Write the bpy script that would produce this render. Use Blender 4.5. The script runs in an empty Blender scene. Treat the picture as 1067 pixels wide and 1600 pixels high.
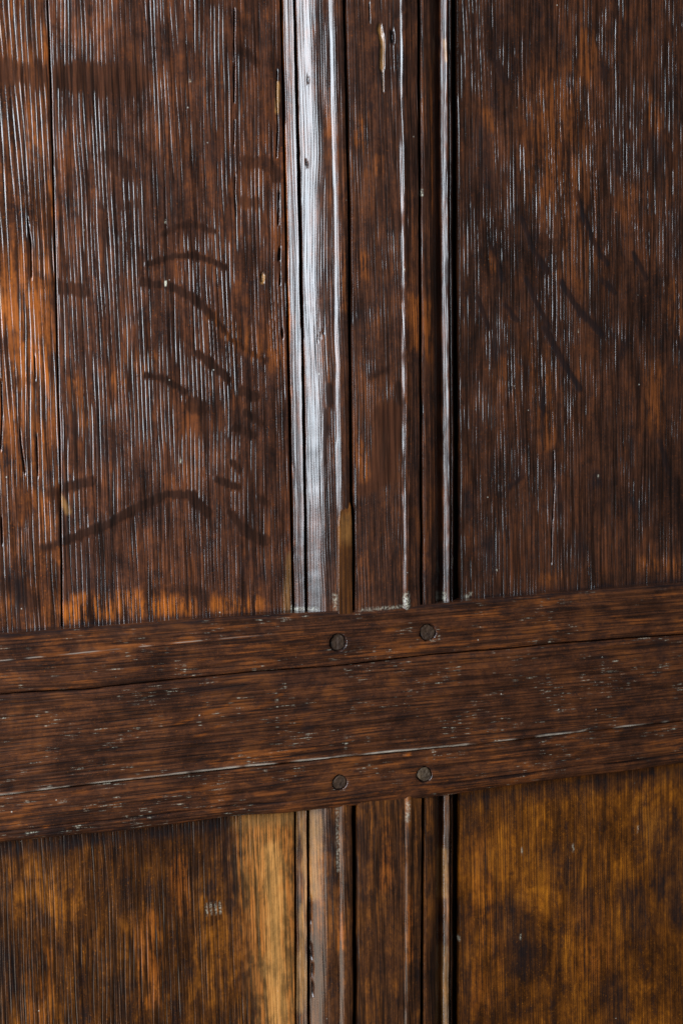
import bpy, math
import numpy as np
from mathutils import Matrix, Vector

# ------------------------------------------------------------------ scene, camera, light
sc = bpy.context.scene
COL = sc.collection
MM = 0.001
PX = 0.00035                      # metres on the wall per photograph pixel, at the centre
F = 2222.0                        # focal length in photograph pixels (50 mm, portrait frame)
W, H = 1067.0, 1600.0

xh = np.array([7247.0, 390.0, -2222.0]); xh /= np.linalg.norm(xh)          # wall's right, in camera axes
zh = np.array([-0.0105, 0.9959, 0.0904]); zh -= xh * zh.dot(xh); zh /= np.linalg.norm(zh)
yh = np.cross(zh, xh)
R = np.array([xh, yh, zh])        # camera axes -> wall axes
DIST = F * PX
CAM = R @ np.array([0, 0, DIST])
cd = bpy.data.cameras.new("camera"); cam = bpy.data.objects.new("camera", cd); COL.objects.link(cam)
m = Matrix([list(R[0]) + [CAM[0]], list(R[1]) + [CAM[1]], list(R[2]) + [CAM[2]], [0, 0, 0, 1]])
cam.matrix_world = m
cd.sensor_fit = 'VERTICAL'; cd.sensor_height = 36.0; cd.lens = 50.0
cd.clip_start = 0.01; cd.clip_end = 50
cd.dof.use_dof = True; cd.dof.focus_distance = DIST * 0.985; cd.dof.aperture_fstop = 9.0
sc.camera = cam

world = bpy.data.worlds.new("World"); sc.world = world; world.use_nodes = True
bg = world.node_tree.nodes["Background"]
bg.inputs[0].default_value = (0.62, 0.55, 0.50, 1); bg.inputs[1].default_value = 0.10

def area(name, loc, target, sx, sy, power, color):
    l = bpy.data.lights.new(name, 'AREA'); l.shape = 'RECTANGLE'; l.size = sx; l.size_y = sy
    l.energy = power; l.color = color
    o = bpy.data.objects.new(name, l); COL.objects.link(o); o.location = loc
    o.rotation_euler = (Vector(target) - Vector(loc)).to_track_quat('-Z', 'Y').to_euler()
    return o
# the window: a tall cool opening to the left and a little above
area("window_light", (-1.12, -0.80, 0.42), (0.0, 0.0, 0.12), 0.92, 1.10, 86.0, (0.80, 0.90, 1.0))
# the room behind the camera: weak warm light
area("room_light", (-1.30, -0.95, -1.05), (0, 0, -0.15), 0.9, 0.9, 12.0, (1.0, 0.86, 0.70))

sc.view_settings.view_transform = 'Standard'; sc.view_settings.look = 'None'
sc.view_settings.exposure = 0.0; sc.view_settings.gamma = 1.0

# ------------------------------------------------------------------ helpers
def uv(px, py, h=0.0):
    """point of the wall (u right, v up) behind a photograph pixel, on the plane h in front of the wall"""
    px = np.asarray(px, float); py = np.asarray(py, float)
    d = np.stack([(px - W / 2), -(py - H / 2), np.full_like(px, -F)], -1) @ R.T
    k = (-h - CAM[1]) / d[..., 1]
    return CAM[0] + d[..., 0] * k, CAM[2] + d[..., 2] * k

RNG = np.random.RandomState(7)
TAB = RNG.rand(512, 512)
def vn(x, y, seed=0):
    x = np.asarray(x) + seed * 37.31; y = np.asarray(y) + seed * 91.7
    xi = np.floor(x).astype(int); yi = np.floor(y).astype(int)
    fx = x - xi; fy = y - yi
    fx = fx * fx * (3 - 2 * fx); fy = fy * fy * (3 - 2 * fy)
    a, b = xi % 512, (xi + 1) % 512; c, d = yi % 512, (yi + 1) % 512
    return (TAB[a, c] * (1 - fx) + TAB[b, c] * fx) * (1 - fy) + (TAB[a, d] * (1 - fx) + TAB[b, d] * fx) * fy
def fbm(x, y, seed=0, o=3):
    r = 0; a = 0.5; t = 0
    for i in range(o):
        r = r + a * vn(x * 2 ** i, y * 2 ** i, seed + i * 5); t += a; a *= 0.55
    return r / t
def sst(a, b, x):
    t = np.clip((x - a) / (b - a), 0, 1); return t * t * (3 - 2 * t)

def grain(a, l, seed, period=2.5, amp=0.22, run=40.0, regular=0.55, wide=1.0):
    """relief in mm of weathered oak. a = metres across the grain, l = metres along it"""
    a = a / MM; l = l / MM
    w = a + 2.2 * (vn(a / 34, l / 70, seed) - .5) + 0.7 * (vn(a / 7, l / 24, seed + 1) - .5)
    ph = w / period + 1.5 * vn(w / 9, l / 110, seed + 2) + 0.25 * vn(w / 2.5, l / run, seed + 3)
    ln = np.floor(ph)
    x = np.abs(ph - ln - .5) * period
    sg = (0.145 + .07 * vn(ln * .77, l / (run * .7), seed + 5)) * (period / 2.4) ** .5 * wide
    br = (.15 + .85 * sst(.15, .45, vn(ln * .83 + 5, l / (run * .5), seed + 6))) * (.72 + .5 * vn(ln * .91 + 9, l / (run * 1.3), seed + 7))
    s = np.exp(-(x / sg) ** 2) * br
    n = sst(.45, .85, vn(w / (period * .30), l / (run * .6), seed + 4))
    r = regular * s + (1 - regular) * n
    lvl = .66 + .55 * sst(.25, .72, fbm(a / 16, l / 30, seed + 9))
    return amp * lvl * (.25 * vn(w / .5, l / 9, seed + 8) - 1.5 * r), np.clip(r * lvl * 1.15, 0, 1)

def seg_dist(u, v, pts):
    d = np.full(u.shape, 1e9)
    for (x0, y0), (x1, y1) in zip(pts[:-1], pts[1:]):
        dx, dy = x1 - x0, y1 - y0; L = dx * dx + dy * dy + 1e-15
        t = np.clip(((u - x0) * dx + (v - y0) * dy) / L, 0, 1)
        d = np.minimum(d, np.hypot(u - x0 - t * dx, v - y0 - t * dy))
    return d
def stroke(u, v, pixpts, width, h=0.0, soft=0.55, rough=1.0, seed=0):
    """soft mask of a drawn mark; width in photograph pixels"""
    out = np.zeros(u.shape)
    p = np.array(pixpts, float); a, b = uv(p[:, 0], p[:, 1], h)
    w = width * PX / 2
    bx = (u > a.min() - 3 * w) & (u < a.max() + 3 * w) & (v > b.min() - 3 * w) & (v < b.max() + 3 * w)
    if not bx.any(): return out
    uu, vv = u[bx], v[bx]
    d = seg_dist(uu, vv, list(zip(a, b))) / w
    d = d + rough * (fbm(uu / MM / 2.5, vv / MM / 4.5, seed + 3) - .5) * 1.1
    out[bx] = 1 - sst(1 - soft, 1 + soft, d)
    return out
def strokes(u, v, lst, h=0.0, **k):
    m = np.zeros(u.shape)
    for i, (w, st, pts) in enumerate(lst):
        m = np.maximum(m, st * stroke(u, v, pts, w, h, seed=i, **k))
    return m

def curve(pts, h, axis):
    """boundary line through pixels, as a function of v (axis 'v') or of u (axis 'u')"""
    p = np.array(pts, float); a, b = uv(p[:, 0], p[:, 1], h)
    t, q = (b, a) if axis == 'v' else (a, b)
    o = np.argsort(t); t, q = t[o], q[o]
    def f(x):
        r = np.interp(x, t, q)
        if axis == 'u':
            k0 = (q[-1] - q[0]) / (t[-1] - t[0])
            r = np.where(x < t[0], q[0] + (x - t[0]) * k0, np.where(x > t[-1], q[-1] + (x - t[-1]) * k0, r))
        return r
    return f
def wob(f, amp, scale, seed, fine=0.25):
    return lambda t: f(t) + amp * MM * (2 * (vn(t / MM / scale, t * 0 + .5, seed) - .5) + fine * 2 * (vn(t / MM / (scale * .16), t * 0 + .5, seed + 2) - .5))

def dense(lo, hi, a, b, step, coarse):
    """coordinates lo..hi, fine between a and b (in the picture), coarse beyond it"""
    out = []
    if lo < a: out.append(np.arange(lo, min(a, hi), coarse))
    s, e = max(lo, a), min(hi, b)
    if e > s: out.append(np.arange(s, e, step))
    if hi > b: out.append(np.arange(max(b, lo), hi, coarse))
    return np.unique(np.append(np.concatenate(out), hi))
def ends(s, width, r):
    """add samples close to both edges of a strip so that its arrises can be rounded"""
    k = np.array([0, .04, .12, .25, .45, .7, 1.0]) * r / width
    return np.unique(np.concatenate([s, k, 1 - k]))

def build(name, U, V, HH, attrs, mat, parent, depth=8.0):
    """a carved solid: front relief HH (mm) over the grid U,V with sides running back to -depth mm"""
    n, k = U.shape
    back = -depth * np.ones_like(HH)
    pad = lambda M: np.pad(M, 1, mode='edge')
    U2, V2 = pad(U), pad(V)
    H2 = np.pad(HH, 1, mode='constant', constant_values=-depth)
    n2, k2 = U2.shape
    co = np.stack([U2, -H2 * MM, V2], -1).reshape(-1, 3).astype(np.float32)
    idx = np.arange(n2 * k2).reshape(n2, k2)
    q = np.stack([idx[:-1, :-1], idx[1:, :-1], idx[1:, 1:], idx[:-1, 1:]], -1).reshape(-1, 4)
    # orientation: make faces look at -Y
    p = co[q[len(q) // 2]]
    nn = np.cross(p[1] - p[0], p[3] - p[0])
    if nn[1] > 0: q = q[:, ::-1]
    me = bpy.data.meshes.new(name)
    me.vertices.add(len(co)); me.vertices.foreach_set('co', co.ravel())
    me.loops.add(q.size); me.loops.foreach_set('vertex_index', q.ravel().astype(np.int32))
    me.polygons.add(len(q)); me.polygons.foreach_set('loop_start', np.arange(0, q.size, 4, dtype=np.int32))
    me.update(calc_edges=True)
    me.polygons.foreach_set('use_smooth', np.ones(len(q), dtype=bool))
    sharp = np.zeros((n2 - 1, k2 - 1), bool); sharp[0] = sharp[-1] = True; sharp[:, 0] = sharp[:, -1] = True
    for nm, M in attrs.items():
        at = me.attributes.new(nm, 'FLOAT', 'POINT')
        at.data.foreach_set('value', pad(np.broadcast_to(M, HH.shape)).ravel().astype(np.float32))
    # the rim where the front turns into the sides is a hard edge
    fl = np.ones(len(q), bool); fl[sharp.ravel()] = False
    me.polygons.foreach_set('use_smooth', fl)
    me.materials.append(mat)
    o = bpy.data.objects.new(name, me); COL.objects.link(o)
    if parent is not None: o.parent = parent
    return o

def arris(d, r):
    """how far (mm) a rounded edge of radius r mm falls at distance d mm from the edge"""
    x = np.clip((r - d) / r, 0, 1)
    return r * (1 - np.sqrt(np.maximum(1 - x * x * 0.96, 0)))

# ------------------------------------------------------------------ oak
def oak(name, axis, dark, mid, warm, rough=0.32, warm_amt=0.5, grain_col=0.5, blotch=30.0, spec=0.5, bump=0.16, dk=0.0):
    """waxed old oak: axis = direction of the grain ('v' upright, 'u' level)"""
    mt = bpy.data.materials.new(name); mt.use_nodes = True
    nt = mt.node_tree; N = nt.nodes; L = nt.links; N.clear()
    def nd(t, **k):
        n = N.new(t)
        for a, b in k.items(): setattr(n, a, b)
        return n
    def noise(vec, scale, det=4, rg=.55, dist=0):
        n = nd('ShaderNodeTexNoise'); n.inputs['Scale'].default_value = scale; n.inputs['Detail'].default_value = det
        n.inputs['Roughness'].default_value = rg; n.inputs['Distortion'].default_value = dist
        L.new(vec, n.inputs['Vector']); return n.outputs['Fac']
    def mapped(sx, sy, sz, off=0):
        n = nd('ShaderNodeMapping'); n.inputs['Scale'].default_value = (sx, sy, sz)
        n.inputs['Location'].default_value = (off, off * .7, off * 1.3); L.new(tc.outputs['Object'], n.inputs['Vector']); return n.outputs['Vector']
    def rng(x, a, b, c=0, d=1):
        n = nd('ShaderNodeMapRange'); n.interpolation_type = 'SMOOTHSTEP'
        for i, q in enumerate((a, b, c, d)): n.inputs[i + 1].default_value = q
        L.new(x, n.inputs[0]); return n.outputs[0]
    def mul(a, b):
        n = nd('ShaderNodeMath', operation='MULTIPLY')
        for i, x in enumerate((a, b)):
            if isinstance(x, (int, float)): n.inputs[i].default_value = x
            else: L.new(x, n.inputs[i])
        return n.outputs[0]
    def add(a, b):
        o = mul(a, b); o.node.operation = 'ADD'; return o
    def mix(f, a, b, mode='MIX'):
        n = nd('ShaderNodeMix', data_type='RGBA', blend_type=mode)
        for s, x in ((n.inputs[0], f), (n.inputs[6], a), (n.inputs[7], b)):
            if isinstance(x, (int, float)): s.default_value = x
            elif isinstance(x, tuple): s.default_value = x + (1,)
            else: L.new(x, s)
        return n.outputs[2]
    def attr(nm):
        return nd('ShaderNodeAttribute', attribute_name=nm).outputs['Fac']
    tc = nd('ShaderNodeTexCoord')
    al = (1, 1, .16) if axis == 'v' else (.16, 1, 1)
    al2 = (1, .4, .028) if axis == 'v' else (.022, .4, 1)
    off = (hash_name(name) % 97) * 0.13
    big = noise(mapped(1, 1, .6 if axis == 'v' else 1, off), blotch, 9, .70, .6)
    med = noise(mapped(*al, off + 3), blotch * 6, 7, .72, .3)
    fine = noise(mapped(*al2, off + 7), 850, 3, .65)
    fine2 = noise(mapped(al2[0] if axis == 'v' else .06, .4, al2[2] if axis == 'u' else .06, off + 11), 380, 3, .55)
    speck = noise(mapped(1, 1, 1, off + 5), 900, 3, .7)
    chip = noise(mapped(1, .6, .55, off + 13) if axis == 'v' else mapped(.45, .6, 1, off + 13), blotch * 6, 12, .76, .3)
    c = mix(rng(add(mul(big, .55), mul(chip, .45)), .36 + dk, .60 + dk), dark, mid)
    w = rng(add(mul(big, .50), add(mul(chip, .36), mul(fine2, .14))), .495 + dk * .4, .63 + dk * .4)
    c = mix(mul(w, warm_amt), c, warm)
    c = mix(mul(rng(add(mul(med, .5), mul(chip, .5)), .37, .47, 1, 0), .5), c, (0.010, 0.007, 0.0075))
    g = rng(add(mul(fine, .6), mul(fine2, .4)), .38, .60, 1 - grain_col * 1.25, 1.0 + grain_col * .55)
    gc = nd('ShaderNodeCombineColor'); [L.new(g, gc.inputs[i]) for i in range(3)]
    c = mix(mul(rng(speck, .60, .70), .30), c, tuple(min(1, x * 1.8) for x in warm))
    # medullary flakes, stains and painted shade, worn bare wood, dusty marks and painted highlights
    c = mix(mul(attr('ray'), .94), c, (0.0150, 0.0058, 0.0034))
    c = mix(mul(attr('smooth'), .88), c, (0.038, 0.0125, 0.0055))
    tex = add(mul(fine2, .35), add(mul(chip, .40), mul(fine, .25)))
    c = mix(mul(attr('amber'), rng(tex, .46, .54, .08, 1.0)), c, (0.26, 0.068, 0.008))
    c = mix(1.0, c, gc.outputs[0], 'MULTIPLY')
    c = mix(mul(attr('stain_shade'), rng(tex, .40, .52, 1.0, .6)), c, (0.006, 0.005, 0.006))
    c = mix(mul(attr('pore'), .85), c, (0.005, 0.0035, 0.0035))
    c = mix(mul(attr('ochre'), rng(tex, .36, .60, .35, 1.0)), c, (0.38, 0.185, 0.052))
    c = mix(attr('wear_glint'), c, (0.36, 0.31, 0.25))
    c = mix(mul(attr('dust_glint'), rng(speck, .46, .56, .1, 1)), c, (0.36, 0.34, 0.26))
    vo = nd('ShaderNodeTexVoronoi'); vo.inputs['Scale'].default_value = 62; L.new(mapped(1, 1, 1, off), vo.inputs['Vector'])
    c = mix(mul(rng(vo.outputs['Distance'], .016, .030, 1, 0), .55), c, (0.40, 0.38, 0.32))
    rn = add(mul(big, .25), mul(med, .25))
    r = add(rng(rn, .15, .38, rough - .07, rough + .09), mul(attr('matte'), .12))
    b = nd('ShaderNodeBump'); b.inputs['Strength'].default_value = bump; b.inputs['Distance'].default_value = 0.0004
    bh = add(mul(fine, .6), add(mul(fine2, .6), mul(speck, .35)))
    L.new(bh, b.inputs['Height'])
    p = nd('ShaderNodeBsdfPrincipled'); o = nd('ShaderNodeOutputMaterial')
    L.new(c, p.inputs['Base Color']); L.new(r, p.inputs['Roughness']); L.new(b.outputs[0], p.inputs['Normal'])
    p.inputs['Specular IOR Level'].default_value = spec
    L.new(p.outputs[0], o.inputs[0])
    return mt
def hash_name(s):
    return sum((i + 3) * ord(ch) for i, ch in enumerate(s))

M_LEFT = oak("dark_oak_left", 'v', (0.0133, 0.0059, 0.0042), (0.0550, 0.0181, 0.0082), (0.1419, 0.0361, 0.0052), .27, .44, .6, blotch=30)
M_NARROW = oak("reddish_oak", 'v', (0.0180, 0.0066, 0.0038), (0.0791, 0.0232, 0.0069), (0.2150, 0.0542, 0.0052), .27, .62, .6)
M_RIGHT = oak("dark_oak_right", 'v', (0.0109, 0.0047, 0.0032), (0.0413, 0.0142, 0.0065), (0.0989, 0.0249, 0.0043), .29, .30, .55, blotch=26)
M_LOW_L = oak("amber_oak_left", 'v', (0.0157, 0.0053, 0.0019), (0.0823, 0.0252, 0.0034), (0.2016, 0.0622, 0.0042), .28, .75, .6, blotch=22, spec=.35, dk=.028)
M_LOW_R = oak("amber_oak_right", 'v', (0.026, 0.0078, 0.0014), (0.150, 0.0440, 0.0030), (0.255, 0.0840, 0.0045), .30, .75, .42, blotch=24, spec=.35, dk=.022)
M_MUNTIN = oak("muntin_oak", 'v', (0.0142, 0.0059, 0.0040), (0.0516, 0.0181, 0.0086), (0.1118, 0.0301, 0.0052), .32, .55, .5, blotch=30)
M_MUNTIN_LOW = oak("lower_muntin_oak", 'v', (0.0161, 0.0059, 0.0029), (0.0688, 0.0228, 0.0060), (0.1548, 0.0473, 0.0052), .30, .70, .6)
M_REPAIR = oak("repair_oak", 'v', (0.046, 0.0150, 0.0036), (0.068, 0.0225, 0.0046), (0.11, 0.038, 0.006), .30, .6, .4)
M_RAIL = oak("rail_oak", 'u', (0.0175, 0.0066, 0.0038), (0.060, 0.0198, 0.0078), (0.115, 0.033, 0.0045), .27, .45, .45, blotch=34, spec=.45)
M_PEG = oak("peg_end_grain", 'v', (0.014, 0.0075, 0.0045), (0.028, 0.0150, 0.0082), (0.050, 0.027, 0.014), .6, .5, .06, blotch=90, spec=.2)
M_PEG_PALE = oak("pale_peg_end_grain", 'v', (0.020, 0.0125, 0.0075), (0.040, 0.026, 0.015), (0.075, 0.048, 0.026), .6, .6, .06, blotch=120, spec=.2)
M_BACK = oak("backing_oak", 'v', (0.008, 0.006, 0.004), (0.012, 0.008, 0.005), (0.015, 0.008, 0.005), .8, .3, .2)

# ------------------------------------------------------------------ the panelling
root = bpy.data.objects.new("oak_panelling", None); COL.objects.link(root)
root.empty_display_size = .05
root["label"] = "dark waxed oak wall panelling with moulded muntin and pegged rail between four panels"
root["category"] = "wall panelling"

U0, U1 = -0.33, 0.34           # extent built
V0, V1 = -0.43, 0.42
FU = (-0.20, 0.215); FV = (-0.295, 0.285)   # what the photograph can see, with a margin
hr = 12.0                      # rail stands this far (mm) in front of the panels

TOP = [(0, 992), (134, 982), (267, 972), (430, 961), (533, 956), (680, 945), (870, 928), (1067, 912)]
ML1 = [(0, 1085), (150, 1075), (267, 1063), (400, 1049), (518, 1041), (602, 1031), (670, 1023), (760, 1016), (825, 1010), (883, 1004), (1067, 991)]
ML2 = [(0, 1243), (130, 1227), (260, 1212), (400, 1197), (535, 1183), (650, 1172), (760, 1162), (861, 1149), (1067, 1126)]
BOT = [(0, 1321), (180, 1303), (267, 1291), (400, 1276), (552, 1262), (680, 1247), (760, 1237), (861, 1223), (1067, 1196)]
c_top = wob(curve(TOP, hr * MM, 'u'), .25, 22, 1); c_bot = wob(curve(BOT, hr * MM, 'u'), .45, 26, 2)
c_m1 = wob(curve(ML1, hr * MM, 'u'), .25, 18, 3); c_m2 = wob(curve(ML2, hr * MM, 'u'), .25, 18, 4)
VTOP = float(c_top(np.array(0.0))) - .012       # upper pieces run this far down behind the rail
VBOT = float(c_bot(np.array(0.0))) + .012

def panel_grid(ul, ur, v0, v1, du=0.25, dv=1.5):
    a = dense(min(ul), max(ur), FU[0], FU[1], du * MM, 1.2 * MM)
    v = dense(v0, v1, FV[0], FV[1], dv * MM, 8 * MM)
    return a, v

ZERO = lambda U: dict(ray=U * 0, amber=U * 0, stain_shade=U * 0, ochre=U * 0, dust_glint=U * 0, matte=U * 0, pore=U * 0, wear_glint=U * 0, smooth=U * 0)

def vertical(name, A, B, v0, v1, width_px, hfun, mat, parent, du=0.17, dv=1.5, seed=1, g=None, r=0.6, depth=8, rl=None, masks=None):
    """an upright piece between the boundary curves A and B; hfun(s, v) is its carved profile in mm"""
    v = dense(v0, v1, FV[0], FV[1], dv * MM, 6 * MM)
    am, bm = float(A(np.array([(v0 + v1) / 2]))[0]), float(B(np.array([(v0 + v1) / 2]))[0])
    s = (dense(am, bm, FU[0], FU[1], du * MM, 1.2 * MM) - am) / (bm - am)
    wdt = (bm - am) / MM
    s = ends(s, wdt, r)
    S, V = np.meshgrid(s, v, indexing='ij')
    a, b = A(v), B(v)
    U = a[None, :] + (b - a)[None, :] * S
    wd = (b - a)[None, :] / MM
    Hh = hfun(S, V)
    at = ZERO(U)
    if masks: masks(U, V, S, at, Hh)
    flat = 1 - 0.9 * np.clip(np.maximum(at['ray'], at['smooth']), 0, 1)
    gr, po = grain(U, V, seed, **(g or {}))
    Hh = Hh + gr * flat + .16 * at['ray']; at['pore'] = po * flat
    Hh = Hh - arris(np.where(S < .5, 9.0, 1 - S) * wd, r) - arris(np.where(S < .5, S, 9.0) * wd, r if rl is None else rl)
    return build(name, U, V, Hh, at, mat, parent, depth)

def K(xs):                      # boundary of an upright piece, from pixel pairs
    return xs

# ---- upper left panel: a wide board and a narrow board beside an open joint
JOINT = [(75, 0), (80, 120), (83, 230), (88, 430), (92, 600), (95, 700), (97, 860), (98, 1000)]
jA = wob(curve(JOINT, 0, 'v'), .12, 14, 11)
RAYS_L = [
 (13, .6, [(375, 78), (400, 98)]), (20, .6, [(384, 254), (412, 252), (432, 272)]), (26, .4, [(168, 245), (200, 270)]),
 (9, .75, [(255, 366), (275, 354), (300, 350), (335, 362)]), (9, .95, [(232, 412), (262, 402), (300, 398), (330, 408), (352, 418)]),
 (12, .85, [(222, 441), (262, 446), (298, 464), (330, 492)]), (8, .95, [(330, 492), (360, 530), (385, 548), (412, 563)]),
 (12, .95, [(310, 553), (330, 569), (355, 592)]), (9, .9, [(226, 586), (258, 592), (288, 612)]), (22, .7, [(302, 632), (316, 636)]),
 (18, .9, [(380, 612), (398, 620)]), (11, .9, [(384, 645), (406, 661)]), (12, .85, [(368, 668), (396, 680)]),
 (9, .8, [(362, 722), (374, 734)]), (11, .95, [(338, 749), (372, 762)]), (15, .8, [(302, 782), (325, 800)]),
 (10, .95, [(358, 800), (378, 824)]), (18, .8, [(380, 826), (414, 846)]), (12, .7, [(405, 778), (416, 785)]),
 (13, .95, [(70, 856), (120, 838), (170, 818), (220, 790), (262, 771), (300, 774)]), (15, .75, [(78, 772), (104, 760), (142, 752)]),
 (18, .6, [(60, 440), (90, 448), (128, 455)]), (30, .7, [(15, 915), (50, 940)]), (16, .4, [(240, 925), (300, 920), (330, 940)]),
 (12, .4, [(190, 322), (215, 318)]), (14, .5, [(360, 310), (400, 318)]), (24, .5, [(20, 530), (10, 540)]), (16, .6, [(28, 596), (52, 594)])]
CRACKS_L = [(2.2, 1, [(367, 16), (366, 70), (367, 96)]), (2.4, 1, [(367, 100), (366, 158)]), (1.6, .8, [(367, 190), (366, 225)]),
 (1.8, .7, [(368, 275), (367, 300), (369, 338)]), (2.2, .9, [(433, 110), (432, 150), (434, 200), (432, 245)]),
 (2.4, .9, [(436, 300), (435, 350)]), (4, 1, [(437, 388), (436, 405)]), (2.6, .9, [(438, 430), (437, 445)]),
 (4, .9, [(441, 517), (442, 525)]), (5, .7, [(409, 430), (410, 438)]),
 (2.6, 1, [(68, 858), (64, 880), (66, 900)]), (2.6, 1, [(72, 862), (70, 905)]), (2.0, 1, [(64, 905), (66, 950), (68, 975)]),
 (3, .9, [(62, 785), (60, 815)]), (2.4, .8, [(72, 775), (75, 812)])]
AMBER_L = [(30, .75, [(60, 965), (130, 955), (220, 945), (290, 950)]), (24, .6, [(340, 945), (400, 945)]), (14, .6, [(120, 935), (200, 930)]),
 (30, .35, [(190, 590), (230, 560)]), (22, .3, [(120, 600), (130, 660)]), (30, .3, [(340, 510), (430, 560)])]
OCH_L = [(12, .2, [(453, 870), (450, 920), (448, 950)]), (7, .6, [(68, 795), (78, 800)]), (9, .5, [(92, 775), (108, 800)]), (5, .6, [(434, 130), (433, 175)]),
 (6, .6, [(412, 432), (410, 440)]), (5, .6, [(70, 855), (85, 858)])]
STAIN_L = [(14, .65, [(440, 490), (441, 510)]), (12, .5, [(405, 445), (410, 470)]), (24, .45, [(330, 230), (350, 250)]), (10, .5, [(366, 85), (366, 96)]),
 (26, .45, [(360, 880), (420, 900)]), (30, .4, [(130, 890), (180, 930)]), (20, .5, [(25, 920), (45, 960)]), (26, .35, [(150, 690), (180, 720)])]
SHADE_T = [(12, .95, [(x, y - 2) for x, y in TOP])]  # rail's contact shadow, painted on the upper panels along its top edge
SHADE_B = [(18, .95, [(x, y + 6) for x, y in BOT])]  # shadow under the rail, painted on the lower panels
def contact_shade(U, V, at, which, h=0.0):
    at['stain_shade'] = np.maximum(at['stain_shade'], strokes(U, V, which, h=h, soft=.9, rough=.8))
def masks_left(U, V, S, at, Hh):
    at['ray'] = strokes(U, V, RAYS_L, soft=.14, rough=1.0)
    at['smooth'] = strokes(U, V, [(42, .9, [(104, 120), (150, 124), (212, 124)]), (30, .6, [(160, 136), (210, 138)])], soft=.25)
    ck = strokes(U, V, CRACKS_L, soft=.3, rough=.5)
    at['amber'] = strokes(U, V, AMBER_L, soft=.8)
    at['ochre'] = strokes(U, V, OCH_L, soft=.7)
    at['stain_shade'] = np.maximum(strokes(U, V, STAIN_L, soft=.9), ck * .8)
    at['dust_glint'] = strokes(U, V, [(3, 1, [(259, 441), (259, 445)]), (3, 1, [(282, 718), (282, 722)]), (2.5, .8, [(297, 126), (298, 127)]), (8, .8, [(458, 950), (464, 953)]), (3, .7, [(259, 346), (259, 348)])], soft=.3)
    at['ochre'] = np.maximum(at['ochre'], at['dust_glint'] * 0)
    Hh -= 2.4 * ck

    contact_shade(U, V, at, SHADE_T)
edge_left = curve([(438, 0), (445, 360), (452, 700), (457, 950), (459, 1000)], 0, 'v')
vertical("panel", lambda v: jA(v) + .35 * MM, edge_left, VTOP, V1, 365, lambda s, v: 0.4 * (vn(s * 3, v / .1, 3) - .5) * 2, M_LEFT, root,
         dv=.95, seed=3, g=dict(period=2.05, amp=.182, run=40, regular=.75), r=.5, masks=masks_left)
panel_main = bpy.data.objects["panel"]
def masks_narrow(U, V, S, at, Hh):
    at['smooth'] = strokes(U, V, [(34, .8, [(10, 112), (66, 116)])], soft=.3)
    at['ray'] = strokes(U, V, RAYS_L)
    ck = strokes(U, V, [(2.2, 1, [(44, 345), (49, 380), (50, 432)]), (2, .9, [(3, 600), (4, 650), (2, 700)]), (2, .9, [(58, 680), (60, 740)]),
                        (2, .8, [(32, 672), (33, 690), (40, 740)]), (1.8, .8, [(55, 560), (56, 590)]), (2.2, 1, [(3, 810), (4, 850)])], soft=.3, rough=.5)
    at['amber'] = strokes(U, V, [(80, .40, [(40, 430), (50, 500), (40, 580)]), (30, .5, [(75, 300), (80, 420)]), (60, .3, [(30, 640), (30, 720)])], soft=.9)
    at['stain_shade'] = np.maximum(strokes(U, V, [(26, .5, [(25, 690), (20, 720)]), (24, .5, [(20, 890), (40, 960)]), (22, .4, [(10, 520), (10, 560)])], soft=.9), ck * .8)
    Hh -= 2.4 * ck
    contact_shade(U, V, at, SHADE_T)
vertical("board", lambda v: v * 0 + U0, lambda v: jA(v) - .55 * MM, VTOP, V1, 560, lambda s, v: -0.15 + .3 * (vn(s * 4, v / .12, 5) - .5), M_NARROW, panel_main,
         dv=1.6, seed=9, g=dict(period=2.4, amp=.20, run=50, regular=.7), r=.5, masks=masks_narrow)
bpy.data.objects["board"]["label"] = "narrow reddish board left of the open joint"
panel_main["label"] = "upper left panel with wavy flake figure"

# ---- upper right panel
RAYS_R = [(8, .9, [(898, 301), (912, 341), (934, 395), (948, 412)]), (9, .95, [(876, 442), (905, 487), (939, 521)]), (7, .85, [(814, 341), (829, 384), (854, 424)]),
 (7, .85, [(821, 436), (836, 472), (858, 512)]), (9, .95, [(850, 512), (876, 560), (905, 607)]), (8, .8, [(767, 392), (785, 437)]), (7, .8, [(745, 465), (762, 512)]),
 (8, .8, [(789, 476), (806, 500)]), (8, .8, [(988, 395), (1008, 434)]), (8, .7, [(941, 439), (960, 458)]), (6, .8, [(847, 607), (849, 701)]), (8, .7, [(962, 240), (966, 270)]),
 (7, .7, [(1056, 520), (1066, 560)]), (8, .6, [(1030, 690), (1045, 740)]), (9, .6, [(880, 220), (872, 270)]), (10, .6, [(776, 100), (790, 130)]), (8, .7, [(797, 760), (815, 745)])]
STAIN_R = [(22, .8, [(930, 742), (931, 752)]), (22, .65, [(806, 718), (808, 736)]), (24, .8, [(765, 850), (770, 885)]), (22, .65, [(900, 845), (908, 862)]), (16, .6, [(771, 540), (772, 556)]),
 (14, .7, [(988, 785), (992, 798)]), (14, .6, [(1000, 800), (1003, 815)]), (22, .5, [(872, 770), (876, 805)]), (16, .7, [(941, 105), (940, 118)]), (16, .7, [(889, 118), (891, 135)]),
 (20, .5, [(728, 775), (730, 800)]), (14, .5, [(986, 690), (988, 710)]), (26, .5, [(1020, 225), (1030, 250)]), (20, .5, [(1050, 330), (1052, 400)]), (20, .5, [(754, 190), (760, 290)]), (14, .6, [(975, 535), (972, 552)]), (16, .5, [(760, 215), (757, 280)])]
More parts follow.
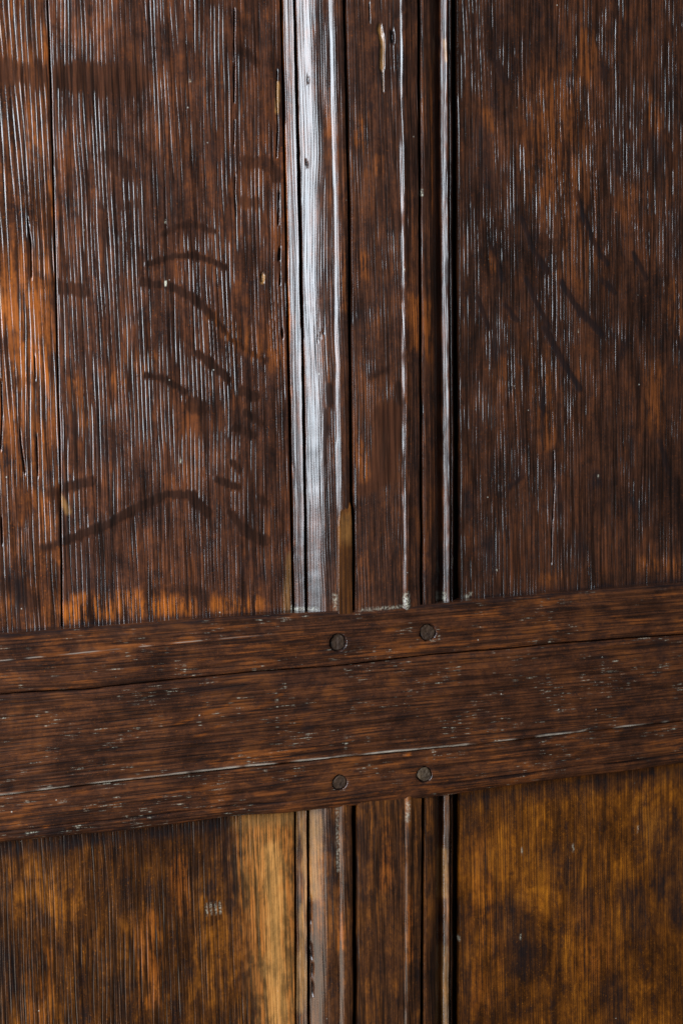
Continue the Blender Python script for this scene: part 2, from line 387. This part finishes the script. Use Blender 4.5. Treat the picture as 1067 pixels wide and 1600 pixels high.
AMB_R = [(90, .40, [(868, 150), (870, 290)]), (60, .25, [(900, 300), (905, 420)]), (60, .3, [(862, 190), (868, 260)]), (30, .4, [(918, 60), (916, 120)]), (22, .5, [(1018, 160), (1022, 195)]), (16, .5, [(760, 180), (768, 200)]), (26, .5, [(1005, 880), (1065, 885)]),
 (18, .4, [(850, 905), (880, 898)]), (40, .3, [(835, 560), (850, 600)]), (24, .4, [(855, 630), (856, 690)]), (26, .3, [(985, 300), (975, 330)]), (24, .35, [(1050, 450), (1055, 520)]), (30, .35, [(1020, 580), (1022, 660)]),
 (14, .45, [(765, 400), (770, 420)]), (20, .3, [(780, 570), (782, 600)])]
def masks_right(U, V, S, at, Hh):
    at['ray'] = strokes(U, V, RAYS_R, soft=.25, rough=.8); at['stain_shade'] = np.maximum(strokes(U, V, STAIN_R, soft=.8), .8 * strokes(U, V, [(w_ * 1.25, q_, p_) for w_, q_, p_ in RAYS_R], soft=.4))
    at['amber'] = .6 * strokes(U, V, AMB_R, soft=.9)
    at['dust_glint'] = strokes(U, V, [(2.5, 1, [(903, 516), (903, 517)]), (3, .8, [(934, 744), (934, 745)]), (6, .35, [(725, 935), (735, 928)]), (2, .7, [(775, 890), (776, 891)])], soft=.4)
    ck = strokes(U, V, [(2.2, .9, [(865, 705), (866, 760), (862, 830), (861, 880)])], soft=.3, rough=.5)
    at['stain_shade'] = np.maximum(at['stain_shade'], ck); Hh -= 1.8 * ck
    contact_shade(U, V, at, SHADE_T)
edge_right = curve([(714, 0), (716, 360), (719, 700), (720, 950), (719, 1270), (717, 1600)], 0, 'v')
hR = 0.0
o = vertical("panel", edge_right, lambda v: v * 0 + U1, VTOP, V1, 360 + 380, lambda s, v: hR + .3 * (vn(s * 5, v / .1, 8) - .5) * 2, M_RIGHT, root, rl=.06,
         dv=1.0, seed=21, g=dict(period=2.0, amp=.205, run=24, regular=.75), r=.5, masks=masks_right)
o["label"] = "upper right panel with dark slanting flakes"

# ---- lower panels
def masks_low_left(U, V, S, at, Hh):
    at['ochre'] = strokes(U, V, [(70, .35, [(416, 1270), (416, 1340), (430, 1450), (444, 1620)]), (34, .80, [(425, 1330), (430, 1450), (434, 1610)]), (44, .55, [(395, 1275), (450, 1270)])], soft=.9, rough=.9)
    at['amber'] = strokes(U, V, [(88, .75, [(414, 1280), (412, 1350), (428, 1460), (444, 1640)]), (40, .25, [(60, 1500), (60, 1590)]), (36, .35, [(230, 1440), (235, 1560)]), (26, .3, [(280, 1350), (285, 1420)])], soft=.5, rough=.7)
    at['stain_shade'] = strokes(U, V, [(30, .4, [(20, 1330), (60, 1310), (170, 1310)]), (34, .6, [(362, 1300), (366, 1380), (384, 1500), (402, 1600)]), (46, .4, [(340, 1290), (352, 1370)]), (24, .4, [(10, 1480), (14, 1590)])], soft=.9)
    mk = strokes(U, V, [(3, .9, [(322 + 7 * i, 1414 - 1.5 * i), (324 + 7 * i, 1430 - 1.5 * i)]) for i in range(4)], soft=.5)
    at['dust_glint'] = np.maximum(mk * .5, 0); Hh -= .35 * mk
    at['matte'] = U * 0 + .3
    at['ray'] = .0 * U + .75 * sst(.3, .8, at['ochre'] + at['amber']) * 0
    contact_shade(U, V, at, SHADE_B)
edge_low_left = curve([(459, 1200), (460, 1270), (461, 1600)], 0, 'v')
vertical("panel", lambda v: v * 0 + U0, edge_low_left, V0, VBOT, 830, lambda s, v: .3 * (vn(s * 4, v / .1, 18) - .5) * 2, M_LOW_L, root,
         dv=2.1, seed=31, g=dict(period=2.3, amp=.23, run=40, regular=.6), r=.5, masks=masks_low_left)["label"] = "lower left panel with bare ochre streak beside the moulding"
def masks_low_right(U, V, S, at, Hh):
    at['stain_shade'] = strokes(U, V, [(8, .85, [(762, 1416), (764, 1421)]), (6, .7, [(736, 1398), (737, 1402)]), (56, .85, [(1045, 1370), (1058, 1425)]), (46, .8, [(985, 1400), (1000, 1440)]), (40, .7, [(955, 1545), (970, 1600)]),
        (40, .65, [(910, 1400), (915, 1440)]), (64, .75, [(800, 1430), (815, 1500)]), (50, .45, [(735, 1290), (745, 1350)]), (50, .55, [(870, 1340), (885, 1370)]), (70, .6, [(1020, 1290), (1060, 1350)]), (50, .12, [(850, 1540), (900, 1600)]), (30, .5, [(725, 1420), (728, 1600)]), (24, .6, [(720, 1255), (900, 1235), (1067, 1208)]), (26, .4, [(790, 1270), (795, 1290)]), (40, .15, [(780, 1560), (800, 1600)])], soft=.9)  # stains, a darker left edge, and rail shadow painted along the top
    at['amber'] = strokes(U, V, [(60, .22, [(750, 1330), (750, 1560)]), (60, .25, [(920, 1440), (930, 1500)])], soft=.9)
    at['matte'] = U * 0 + .45
    at['dust_glint'] = strokes(U, V, [(2.5, .9, [(813, 1463), (813, 1464)]), (2.5, .9, [(718, 1468), (719, 1469)]), (3, .5, [(815, 1328), (815, 1334)]), (3, .5, [(996, 1290), (995, 1298)]), (3, .4, [(894, 1320), (895, 1328)])], soft=.4)
    contact_shade(U, V, at, SHADE_B)
vertical("panel", edge_right, lambda v: v * 0 + U1, V0, VBOT, 740, lambda s, v: hR + .35 * (vn(s * 5, v / .09, 28) - .5) * 2, M_LOW_R, root, rl=.06,
         dv=2.1, seed=41, g=dict(period=1.5, amp=.13, run=40, regular=.65), r=.5, masks=masks_low_right)["label"] = "lower right panel of golden brown oak"

# ---- muntins: upright moulded timbers above and below the rail
def lines(h):
    c = lambda pts, hh=h: curve(pts, hh * MM, 'v')
    return c
BEAD_L = [(443, 0), (450, 360), (457, 700), (462, 950), (464, 1270), (465, 1600)]
G1L = [(459.5, 0), (467.5, 360), (474.5, 700), (477.5, 950), (480.5, 1270), (481.5, 1600)]
G1R = [(463.6, 0), (472.6, 360), (478.6, 700), (481.6, 950), (484.6, 1270), (485.6, 1600)]
G2L = [(535.8, 0), (539.8, 150), (543.8, 360), (545.8, 700), (547.8, 785), (549.8, 800), (549.8, 950), (550.8, 1270), (551.8, 1600)]
G2R = [(542.4, 0), (545.4, 150), (549.4, 360), (552.4, 700), (553.4, 785), (555.4, 800), (555.4, 950), (559.4, 1270), (559.4, 1600)]
G3L = [(652.2, 0), (654.2, 360), (656.2, 700), (657.2, 950), (659.2, 1270), (657.2, 1600)]
G3R = [(657.5, 0), (659.0, 360), (661.0, 700), (662.0, 950), (664.0, 1270), (662.0, 1600)]
COVE = [(687, 0), (688, 360), (691, 700), (692, 950), (692, 1270), (691, 1600)]
BD2L = [(688.5, 0), (690, 360), (692.5, 700), (693, 950), (693, 1270), (692, 1600)]
BD2R = [(706, 0), (707, 360), (709, 700), (709, 950), (708, 1270), (707, 1600)]

def prof(pts):
    p = np.array(pts, float)
    # smooth profile through points (monotone cubic would be finer; dense linear with smoothing is enough)
    xs = np.linspace(0, 1, 401); ys = np.interp(xs, p[:, 0], p[:, 1])
    k = np.hanning(19); k /= k.sum()
    ys = np.convolve(np.pad(ys, 9, mode='edge'), k, mode='valid')
    return lambda s, v: np.interp(s, xs, ys)

def muntin(upper):
    v0, v1 = (VTOP, V1) if upper else (V0, VBOT)
    mat = M_MUNTIN if upper else M_MUNTIN_LOW
    sd = 50 if upper else 80
    gg = dict(period=1.75, amp=.17 if upper else .11, run=40, regular=.7)
    B = lambda pts, h, k: wob(curve(pts, h * MM, 'v'), .26, 24, sd + k, fine=.4)
    g2l, g2r = B(G2L, 10, 1), B(G2R, 10, 2)
    ybot = 950 if upper else 1600
    def m_center(U, V, S, at, Hh):
        Hh -= 1.0 * sst(.70, .765, S) * (1 - sst(.80, .84, S)) * (.03 + .6 * sst(.5, .8, fbm(V / MM / 12, S * 0, sd + 21))) * (1 if upper else 1.1)
        if upper:
            gouge = strokes(U, V, [(7, 1, [(593, 44), (597, 70), (596, 105)]), (3, .7, [(597, 112), (598, 140)])], h=10 * MM, soft=.4, rough=.8)
            hole = strokes(U, V, [(6, 1, [(612, 50), (613, 62)])], h=10 * MM, soft=.3)
            ck = strokes(U, V, [(2, .9, [(576, 5), (577, 32)])], h=10 * MM, soft=.3)
            at['ochre'] = gouge * .45
            at['stain_shade'] = np.maximum(hole, ck)
            at['stain_shade'] = np.maximum(at['stain_shade'], strokes(U, V, [(14, .6, [(606, 445), (612, 455)]), (16, .4, [(560, 490), (566, 520)])], h=10 * MM, soft=.8))
            Hh -= 1.2 * gouge + 2.0 * hole + 1.5 * ck
            at['smooth'] = strokes(U, V, [(46, 1, [(606, 650), (604, 690), (598, 730)]), (22, .9, [(568, 765), (612, 742)])], h=10 * MM, soft=.2, rough=.4)
            at['ray'] = strokes(U, V, [(9, .8, [(578, 590), (602, 578)]), (12, .8, [(621, 602), (626, 630)])], h=10 * MM, soft=.3, rough=.5)
            at['amber'] = strokes(U, V, [(18, .4, [(562, 190), (560, 230)]), (14, .35, [(590, 250), (590, 268)]), (16, .4, [(566, 700), (566, 745)]), (18, .4, [(648, 470), (650, 540)]), (16, .3, [(566, 400), (570, 430)])], h=10 * MM, soft=.8)
            at['dust_glint'] = strokes(U, V, [(9, .6, [(634, 930), (635, 948)]), (4, .4, [(560, 955), (640, 946)]), (2.5, .9, [(630, 420), (630, 421)])], h=10 * MM, soft=.6)
        else:
            at['dust_glint'] = strokes(U, V, [(7, .3, [(637, 1255), (636, 1280)])], h=10 * MM, soft=.8)
            at['amber'] = strokes(U, V, [(22, .35, [(600, 1290), (604, 1380)]), (7, .7, [(640, 1400), (641, 1500)])], h=10 * MM, soft=.8)
            at['stain_shade'] = strokes(U, V, [(18, .45, [(565, 1280), (565, 1400)])], h=10 * MM, soft=.8)
            at['matte'] = U * 0 + .25
    # flat face, a thin raised arris near its right side, then a shallow chamfer
    pc = prof([(0, 10.5), (.05, 10.55), (.68, 10.5), (.72, 10.4), (.765, 11.45), (.80, 11.4), (.84, 10.5), (1, 9.2)])
    mc = vertical("muntin", g2r, B(G3L, 9.5, 3), v0, v1, 105, pc, mat, root, seed=sd, g=gg, r=.6, rl=.08, masks=m_center)
    mc["label"] = "upper muntin between the two dark panels" if upper else "lower muntin between the two golden brown panels"

    def m_bead(U, V, S, at, Hh):
        if upper:
            at['dust_glint'] = strokes(U, V, [(6, .5, [(458, 955), (474, 952)])], h=3 * MM)
            at['amber'] = strokes(U, V, [(7, .7, [(440, 0), (448, 360), (456, 700), (459, 850)])], h=2 * MM, soft=.7)
        else:
            at['ochre'] = .28 * sst(.38, .66, fbm(U / MM / 2.5, V / MM / 16, 90)); at['matte'] = U * 0 + .1
    pb = prof([(0, .3), (.2, .5), (.32, .8), (.5, 1.9), (.72, 3.1), (.90, 3.9), (.96, 3.8), (1, 3.4)])
    vertical("bead_moulding", B(BEAD_L, 1, 4), B(G1L, 4, 5), v0, v1, 22, pb, mat, mc, seed=sd + 3, g=dict(gg, amp=.12, period=1.3), r=.5, masks=m_bead, du=.15)

    def m_ogee(U, V, S, at, Hh):
        if upper:
            pit = strokes(U, V, [(3, 1, [(483, 121), (484, 125)]), (3, 1, [(482, 251), (483, 256)]), (2.2, .8, [(497, 530), (506, 520)])], h=8 * MM, soft=.3)
            Hh -= 1.2 * pit
            at['stain_shade'] = np.maximum(pit, strokes(U, V, [(8, .3, [(505, 250), (508, 320)])], h=8 * MM))
            at['ray'] = strokes(U, V, [(11, 1, [(513, 604), (514, 630)]), (6, .8, [(508, 640), (506, 720)])], h=8 * MM, soft=.25, rough=.3)
            at['dust_glint'] = strokes(U, V, [(8, .5, [(524, 932), (526, 952)]), (4, .5, [(484, 955), (500, 954)])], h=9 * MM, soft=.7)
            at['amber'] = strokes(U, V, [(10, .3, [(512, 140), (512, 210)]), (12, .35, [(535, 400), (538, 480)])], h=9 * MM, soft=.8)
        else:
            pit = strokes(U, V, [(4, 1, [(488, 1480), (489, 1500)]), (4, 1, [(490, 1510), (490, 1525)]), (3.5, 1, [(490, 1540), (491, 1555)]), (3, .9, [(488, 1405), (488, 1440)])], h=6 * MM, soft=.3)
            Hh -= 1.4 * pit
            at['stain_shade'] = np.maximum(pit, strokes(U, V, [(16, .5, [(515, 1290), (512, 1420)])], h=8 * MM, soft=.8))
            at['ochre'] = strokes(U, V, [(16, .3, [(492, 1270), (492, 1400)]), (8, .2, [(500, 1280), (500, 1340)])], h=7 * MM, soft=.8)
            at['amber'] = strokes(U, V, [(9, .6, [(534, 1390), (533, 1480)])], h=10 * MM, soft=.8)
            at['dust_glint'] = strokes(U, V, [(5, .25, [(528, 1260), (529, 1360)])], h=10 * MM, soft=.8)
            at['matte'] = U * 0 + .15
        # hand-planed, so its section wavers along its length
        Hh += .5 * (vn(S * 3.3, V / .028, sd) - .5) + .20 * (vn(S * 13, V / .014, sd + 1) - .5) + .5 * (vn(V / .07, V * 0, sd + 4) - .5) * np.sin(np.pi * S)
    po = prof([(0, 3.0), (.05, 3.6), (.16, 5.2), (.27, 6.9), (.37, 7.9), (.5, 8.55), (.68, 8.95), (.72, 9.7), (.78, 10.3), (.92, 10.3), (1, 9.6)])
    G2s = g2l
    vertical("ogee_moulding", B(G1R, 4, 6), G2s, v0, v1, 74, po, mat, mc, seed=sd + 6, g=dict(gg, amp=.15 if upper else .10, period=1.4, run=50), r=.5, masks=m_ogee, du=.18)

    def m_cove(U, V, S, at, Hh):
        at['amber'] = strokes(U, V, [(16, .45, [(668, 480), (670, 560)]), (12, .3, [(676, 100), (678, 330)])], h=8 * MM, soft=.8)
        if upper: at['dust_glint'] = strokes(U, V, [(2.5, 1, [(658.5, 299), (659, 304)]), (4, .35, [(684, 880), (690, 895)])], h=8 * MM, soft=.3)
    pv = prof([(0, 8.9), (.1, 9.0), (.35, 8.2), (.55, 6.9), (.70, 5.0), (.85, 2.4), (1, 0.8)])
    vertical("cove_moulding", B(G3R, 9, 7), B(COVE, 3, 8), v0, v1, 30, pv, mat, mc, seed=sd + 9, g=dict(gg, amp=.12), r=.4, rl=.06, masks=m_cove, du=.16)
    def m_bead2(U, V, S, at, Hh):
        Hh -= .9 * S * (1 - sst(.45, .6, S)) * fbm(V / MM / 10, S * 2, sd + 31)
        if upper:
            at['ochre'] = strokes(U, V, [(4, .4, [(695, 62), (697, 95)])], h=5 * MM)
            at['dust_glint'] = strokes(U, V, [(4, .5, [(695, 927), (695, 938)]), (3, .5, [(709, 872), (709, 880)])], h=4 * MM)
        else:
            at['ochre'] = strokes(U, V, [(8, .35, [(695, 1330), (695, 1400)]), (8, .25, [(695, 1480), (695, 1600)])], h=4 * MM, soft=.9)
    pd = prof([(0, 3.2), (.08, 3.6), (.25, 4.3), (.42, 5.0), (.5, 4.9), (.58, 3.0), (.72, 2.2), (.82, 2.6), (1, 1.6)])
    vertical("bead_moulding", B(BD2L, 4, 9), B(BD2R, 2, 10), v0, v1, 16, pd, mat, mc, seed=sd + 12, g=dict(gg, amp=.06), r=.4, masks=m_bead2, du=.1)
    if upper:
        # smooth slip of newer wood let into the edge of the ogee, just above the rail
        L_ = curve([(543, 778), (538, 790), (531, 800), (529, 820), (529, 960), (529, 1000)], 11 * MM, 'v'); R_ = curve([(546, 778), (549, 790), (550, 815), (551, 960), (551, 1000)], 11 * MM, 'v')
        vt = float(uv(540, 779, 11 * MM)[1])
        def m_rep(U, V, S, at, Hh):
            at['ochre'] = strokes(U, V, [(20, .18, [(540, 815), (541, 840)])], h=11 * MM, soft=.8)
        vertical("repair_strip", L_, R_, VTOP, vt, 22, lambda s, v: 10.9 - 1.2 * sst(vt - .012, vt, v) + 0 * s, M_REPAIR, mc, seed=sd + 15, g=dict(gg, amp=.05), r=.35, masks=m_rep)["label"] = "smooth lighter slip let in above the rail"
    return mc
muntin(True)
muntin(False)

# ---- the rail, level timber across the middle, with four pegs
PEGS = [(528, 1004, 13.2), (668, 988, 13.2), (531, 1223, 11.5), (663, 1210, 12.0)]
peg_uv = [(float(uv(x, y, hr * MM)[0]), float(uv(x, y, hr * MM)[1]), r * PX) for x, y, r in PEGS]
def level(name, A, B, width_px, hfun, mat, parent, seed, r=.6, masks=None, g=None, dv=.18):
    u = dense(U0, U1, FU[0], FU[1], 1.5 * MM, 6 * MM)
    for pu, pv, pr in peg_uv: u = np.append(u, np.arange(pu - 1.5 * pr, pu + 1.5 * pr, .3 * MM))
    u = np.unique(u)
    wdt = width_px * PX / MM
    s = ends(np.linspace(0, 1, int(wdt / dv)), wdt, r)
    S, U = np.meshgrid(s, u, indexing='ij')
    a, b = A(u), B(u)
    V = a[None, :] + (b - a)[None, :] * S
    wd = np.abs(b - a)[None, :] / MM
    Hh = hfun(S, U); at = ZERO(U)
    if masks: masks(U, V, S, at, Hh)
    gr, po = grain(V, U, seed, **(g or dict(period=1.9, amp=.24, run=20, regular=.65, wide=1.35)))
    Hh = Hh + gr * (1 - .7 * at['ray']); at['pore'] = po
    for pu, pv, pr in peg_uv:
        d = np.hypot(U - pu, V - pv) / pr + .12 * (vn(U / MM / 2, V / MM / 2, 5) - .5)
        Hh = Hh - 2.2 * (1 - sst(.98, 1.10, d)) - .25 * (1 - sst(1.0, 1.5, d))
        at['stain_shade'] = np.maximum(at['stain_shade'], .85 * (1 - sst(1.0, 1.22, d)))  # hole and gap round each peg darkened in the colour
    Hh = Hh - arris(np.minimum(S, 1 - S) * wd, r)
    return build(name, U, V, Hh, at, mat, parent, 6)
def pore_glints(U, V, seed, thr=.83):
    """short pale dashes along the grain: pore highlights painted as colour"""
    n = vn(V / MM / .36, U / MM / 4.2, seed)
    m = vn(V / MM / 6, U / MM / 14, seed + 1)
    return sst(thr, thr + .12, n) * sst(.48, .70, m)
FLK = [(5, .8, [(268, 1136), (310, 1118), (358, 1101)]), (5, .7, [(300, 1155), (350, 1130)]), (5, .7, [(380, 1120), (440, 1085)]), (5, .6, [(395, 1165), (470, 1130)]), (5, .6, [(430, 1140), (500, 1105)]),
 (5, .6, [(90, 1195), (160, 1170)]), (6, .6, [(410, 1170), (520, 1120)]), (6, .6, [(200, 1100), (250, 1085)]), (4, .5, [(560, 1070), (600, 1040)]), (5, .5, [(440, 1190), (520, 1150)]), (5, .5, [(380, 1080), (410, 1062)]), (5, .5, [(60, 1180), (70, 1178)]), (5, .6, [(340, 1110), (380, 1070)]), (5, .6, [(460, 1110), (500, 1085)])]
def m_field(U, V, S, at, Hh):
    at['ray'] = strokes(U, V, FLK, h=hr * MM, soft=.8)
    at['amber'] = .4 * strokes(U, V, FLK[:5], h=hr * MM, soft=.8) + .3 * strokes(U, V, [(14, .8, [(350, 1185), (500, 1172)]), (10, .8, [(330, 1190), (520, 1175)])], h=hr * MM, soft=.9)
    at['stain_shade'] = .5 * sst(.60, .74, fbm(U / MM / 9, V / MM / 6, 61)) * sst(-.05, .12, U) + strokes(U, V, [(18, .4, [(480, 1100), (480, 1150)]), (16, .35, [(300, 1080), (480, 1062)])], h=hr * MM, soft=.9)
    at['stain_shade'] = np.maximum(at['stain_shade'], .45 * (1 - sst(.0, .06, S)) * sst(.25, .6, vn(U / MM / 20, V / MM / 2, 89) + .3 * sst(.1, -.05, U)))  # shadow line under the upper moulding, painted along the top edge
    ln = sst(.970, .992, S + .012 * (vn(U / MM / 9, V * 0, 73) - .5)) * sst(.42, .66, fbm(U / MM / 13, V * 0, 71) + .22 * sst(.04, -.06, U)) * (.6 + .4 * vn(U / MM / 3, V / MM, 74))
    at['dust_glint'] = .60 * pore_glints(U, V, 63); at['wear_glint'] = .85 * ln
# s runs from the top edge of each piece to its bottom edge
fld = level("rail", lambda u: c_m1(u) - (.25 + .45 * vn(u / MM / 25, u * 0, 88)) * MM, lambda u: c_m2(u), 160, prof([(0, 11.6), (.02, 11.9), (.06, 12.2), (.5, 12.3), (.93, 12.2), (.965, 12.5), (.985, 12.7), (1, 12.3)]), M_RAIL, root, 101, masks=m_field, r=.9)
fld["label"] = "level rail crossing the panelling with four pegs"
def m_up(U, V, S, at, Hh):
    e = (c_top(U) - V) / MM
    at['stain_shade'] = .8 * (1 - sst(.8, 2.6, e + 1.2 * (vn(U / MM / 9, V * 0, 93) - .5)))  # colour darkened along the rail's top edge
    at['amber'] = .18 * sst(.5, .68, fbm(U / MM / 14, V / MM / 4, 66))
    at['dust_glint'] = .60 * pore_glints(U, V, 67)
    at['wear_glint'] = (.40 * (1 - sst(0, .35, np.abs(e - 9.3 + .02 * U / MM))) * sst(-.03, -.10, U) * sst(.35, .55, vn(U / MM / 7, V * 0, 68)))  # highlight of the lit upper edge, painted as a pale line
    Hh -= 1.5 * (1 - sst(8.0, 9.6, e + .02 * U / MM)) * (sst(-.02, -.08, U) + sst(.07, .12, U))
level("moulding", c_top, lambda u: c_m1(u) + .25 * MM, 80, prof([(0, 9.6), (.10, 12.0), (.16, 12.5), (.3, 12.7), (.9, 12.6), (1, 12.3)]), M_RAIL, fld, 111, masks=m_up, r=1.0)["label"] = "upper edge moulding of the rail"
def m_dn(U, V, S, at, Hh):
    at['dust_glint'] = .60 * pore_glints(U, V, 77, .82)
    at['stain_shade'] = .6 * strokes(U, V, [(12, .9, [(20, 1308), (100, 1300)]), (16, 1, [(150, 1300), (200, 1294)]), (12, .7, [(330, 1280), (420, 1266)])], h=hr * MM, soft=.8)
    at['amber'] = .18 * sst(.5, .68, fbm(U / MM / 14, V / MM / 4, 76)) + strokes(U, V, [(6, .9, [(70, 1292), (76, 1291)]), (6, .8, [(634, 1180), (640, 1178)])], h=hr * MM)
    lip = sst(.70, .78, S) * (sst(-.03, -.07, U) + sst(.05, .09, U))
    gv = np.exp(-((S - .74 - .05 * (vn(U / MM / 30, S * 0, 79) - .5)) / .022) ** 2) * (sst(-.0, -.07, U) + sst(.02, .09, U))
    at['stain_shade'] = np.maximum(at['stain_shade'], .9 * gv)  # groove along the lower lip also darkened in the colour
    Hh -= 1.2 * lip + 1.0 * gv
level("moulding", lambda u: c_m2(u) - .45 * MM, c_bot, 76, prof([(0, 11.7), (.06, 12.1), (.8, 12.2), (.9, 11.5), (1, 9.6)]), M_RAIL, fld, 121, masks=m_dn, r=.9)["label"] = "lower edge moulding of the rail"

def peg(i, pu, pv, pr, hgt):
    n, k = 40, 12
    rad = np.linspace(0, 1, k)
    th = np.linspace(0, 2 * np.pi, n, endpoint=False)
    rr = np.random.RandomState(30 + i)
    wav = .97 + .05 * np.cos(2 * th + rr.rand() * 6) + .04 * np.cos(3 * th + rr.rand() * 6) + .025 * np.cos(5 * th + rr.rand() * 6) + .02 * np.cos(9 * th + rr.rand() * 6)
    tilt = rr.rand(2) * .5 - .25
    vs = [(0, -hgt * MM, 0)]; fs = []
    for j in range(1, k + 1):
        r_ = rad[min(j, k - 1)] * pr * .97
        for t in range(n):
            x = r_ * wav[t] * math.cos(th[t]); z = r_ * wav[t] * math.sin(th[t])
            hh = hgt + (tilt[0] * x + tilt[1] * z) / pr + .35 * (vn(x / MM / 1.1, z / MM / 1.1, 40 + i) - .5) - (.4 if j == k - 1 else 0)
            if j == k: hh = 2.0
            vs.append((x, -hh * MM, z))
    for t in range(n): fs.append((0, 1 + t, 1 + (t + 1) % n))
    for j in range(k - 1):
        b = 1 + j * n
        for t in range(n): fs.append((b + t, b + n + t, b + n + (t + 1) % n, b + (t + 1) % n))
    me = bpy.data.meshes.new("peg"); me.from_pydata([tuple(float(c) for c in q) for q in vs], [], fs); me.update()
    me.materials.append(M_PEG if i != 3 else M_PEG_PALE)
    o = bpy.data.objects.new("peg", me); COL.objects.link(o); o.parent = fld; o.location = (pu, 0, pv)
    return o
for i, (pu, pv, pr) in enumerate(peg_uv):
    peg(i, pu, pv, pr, (10.9, 11.8, 11.5, 11.8)[i])

# ---- dark backing added behind the open joints to keep them black
a = np.linspace(U0, U1, 40); v = np.linspace(V0, V1, 40)
A, B = np.meshgrid(a, v, indexing='ij')
build("dark_backing", A, B, -8.5 + 0 * A, ZERO(A), M_BACK, root, 20)
print("tris", sum(len(o.data.polygons) * 2 for o in bpy.data.objects if o.type == 'MESH'))
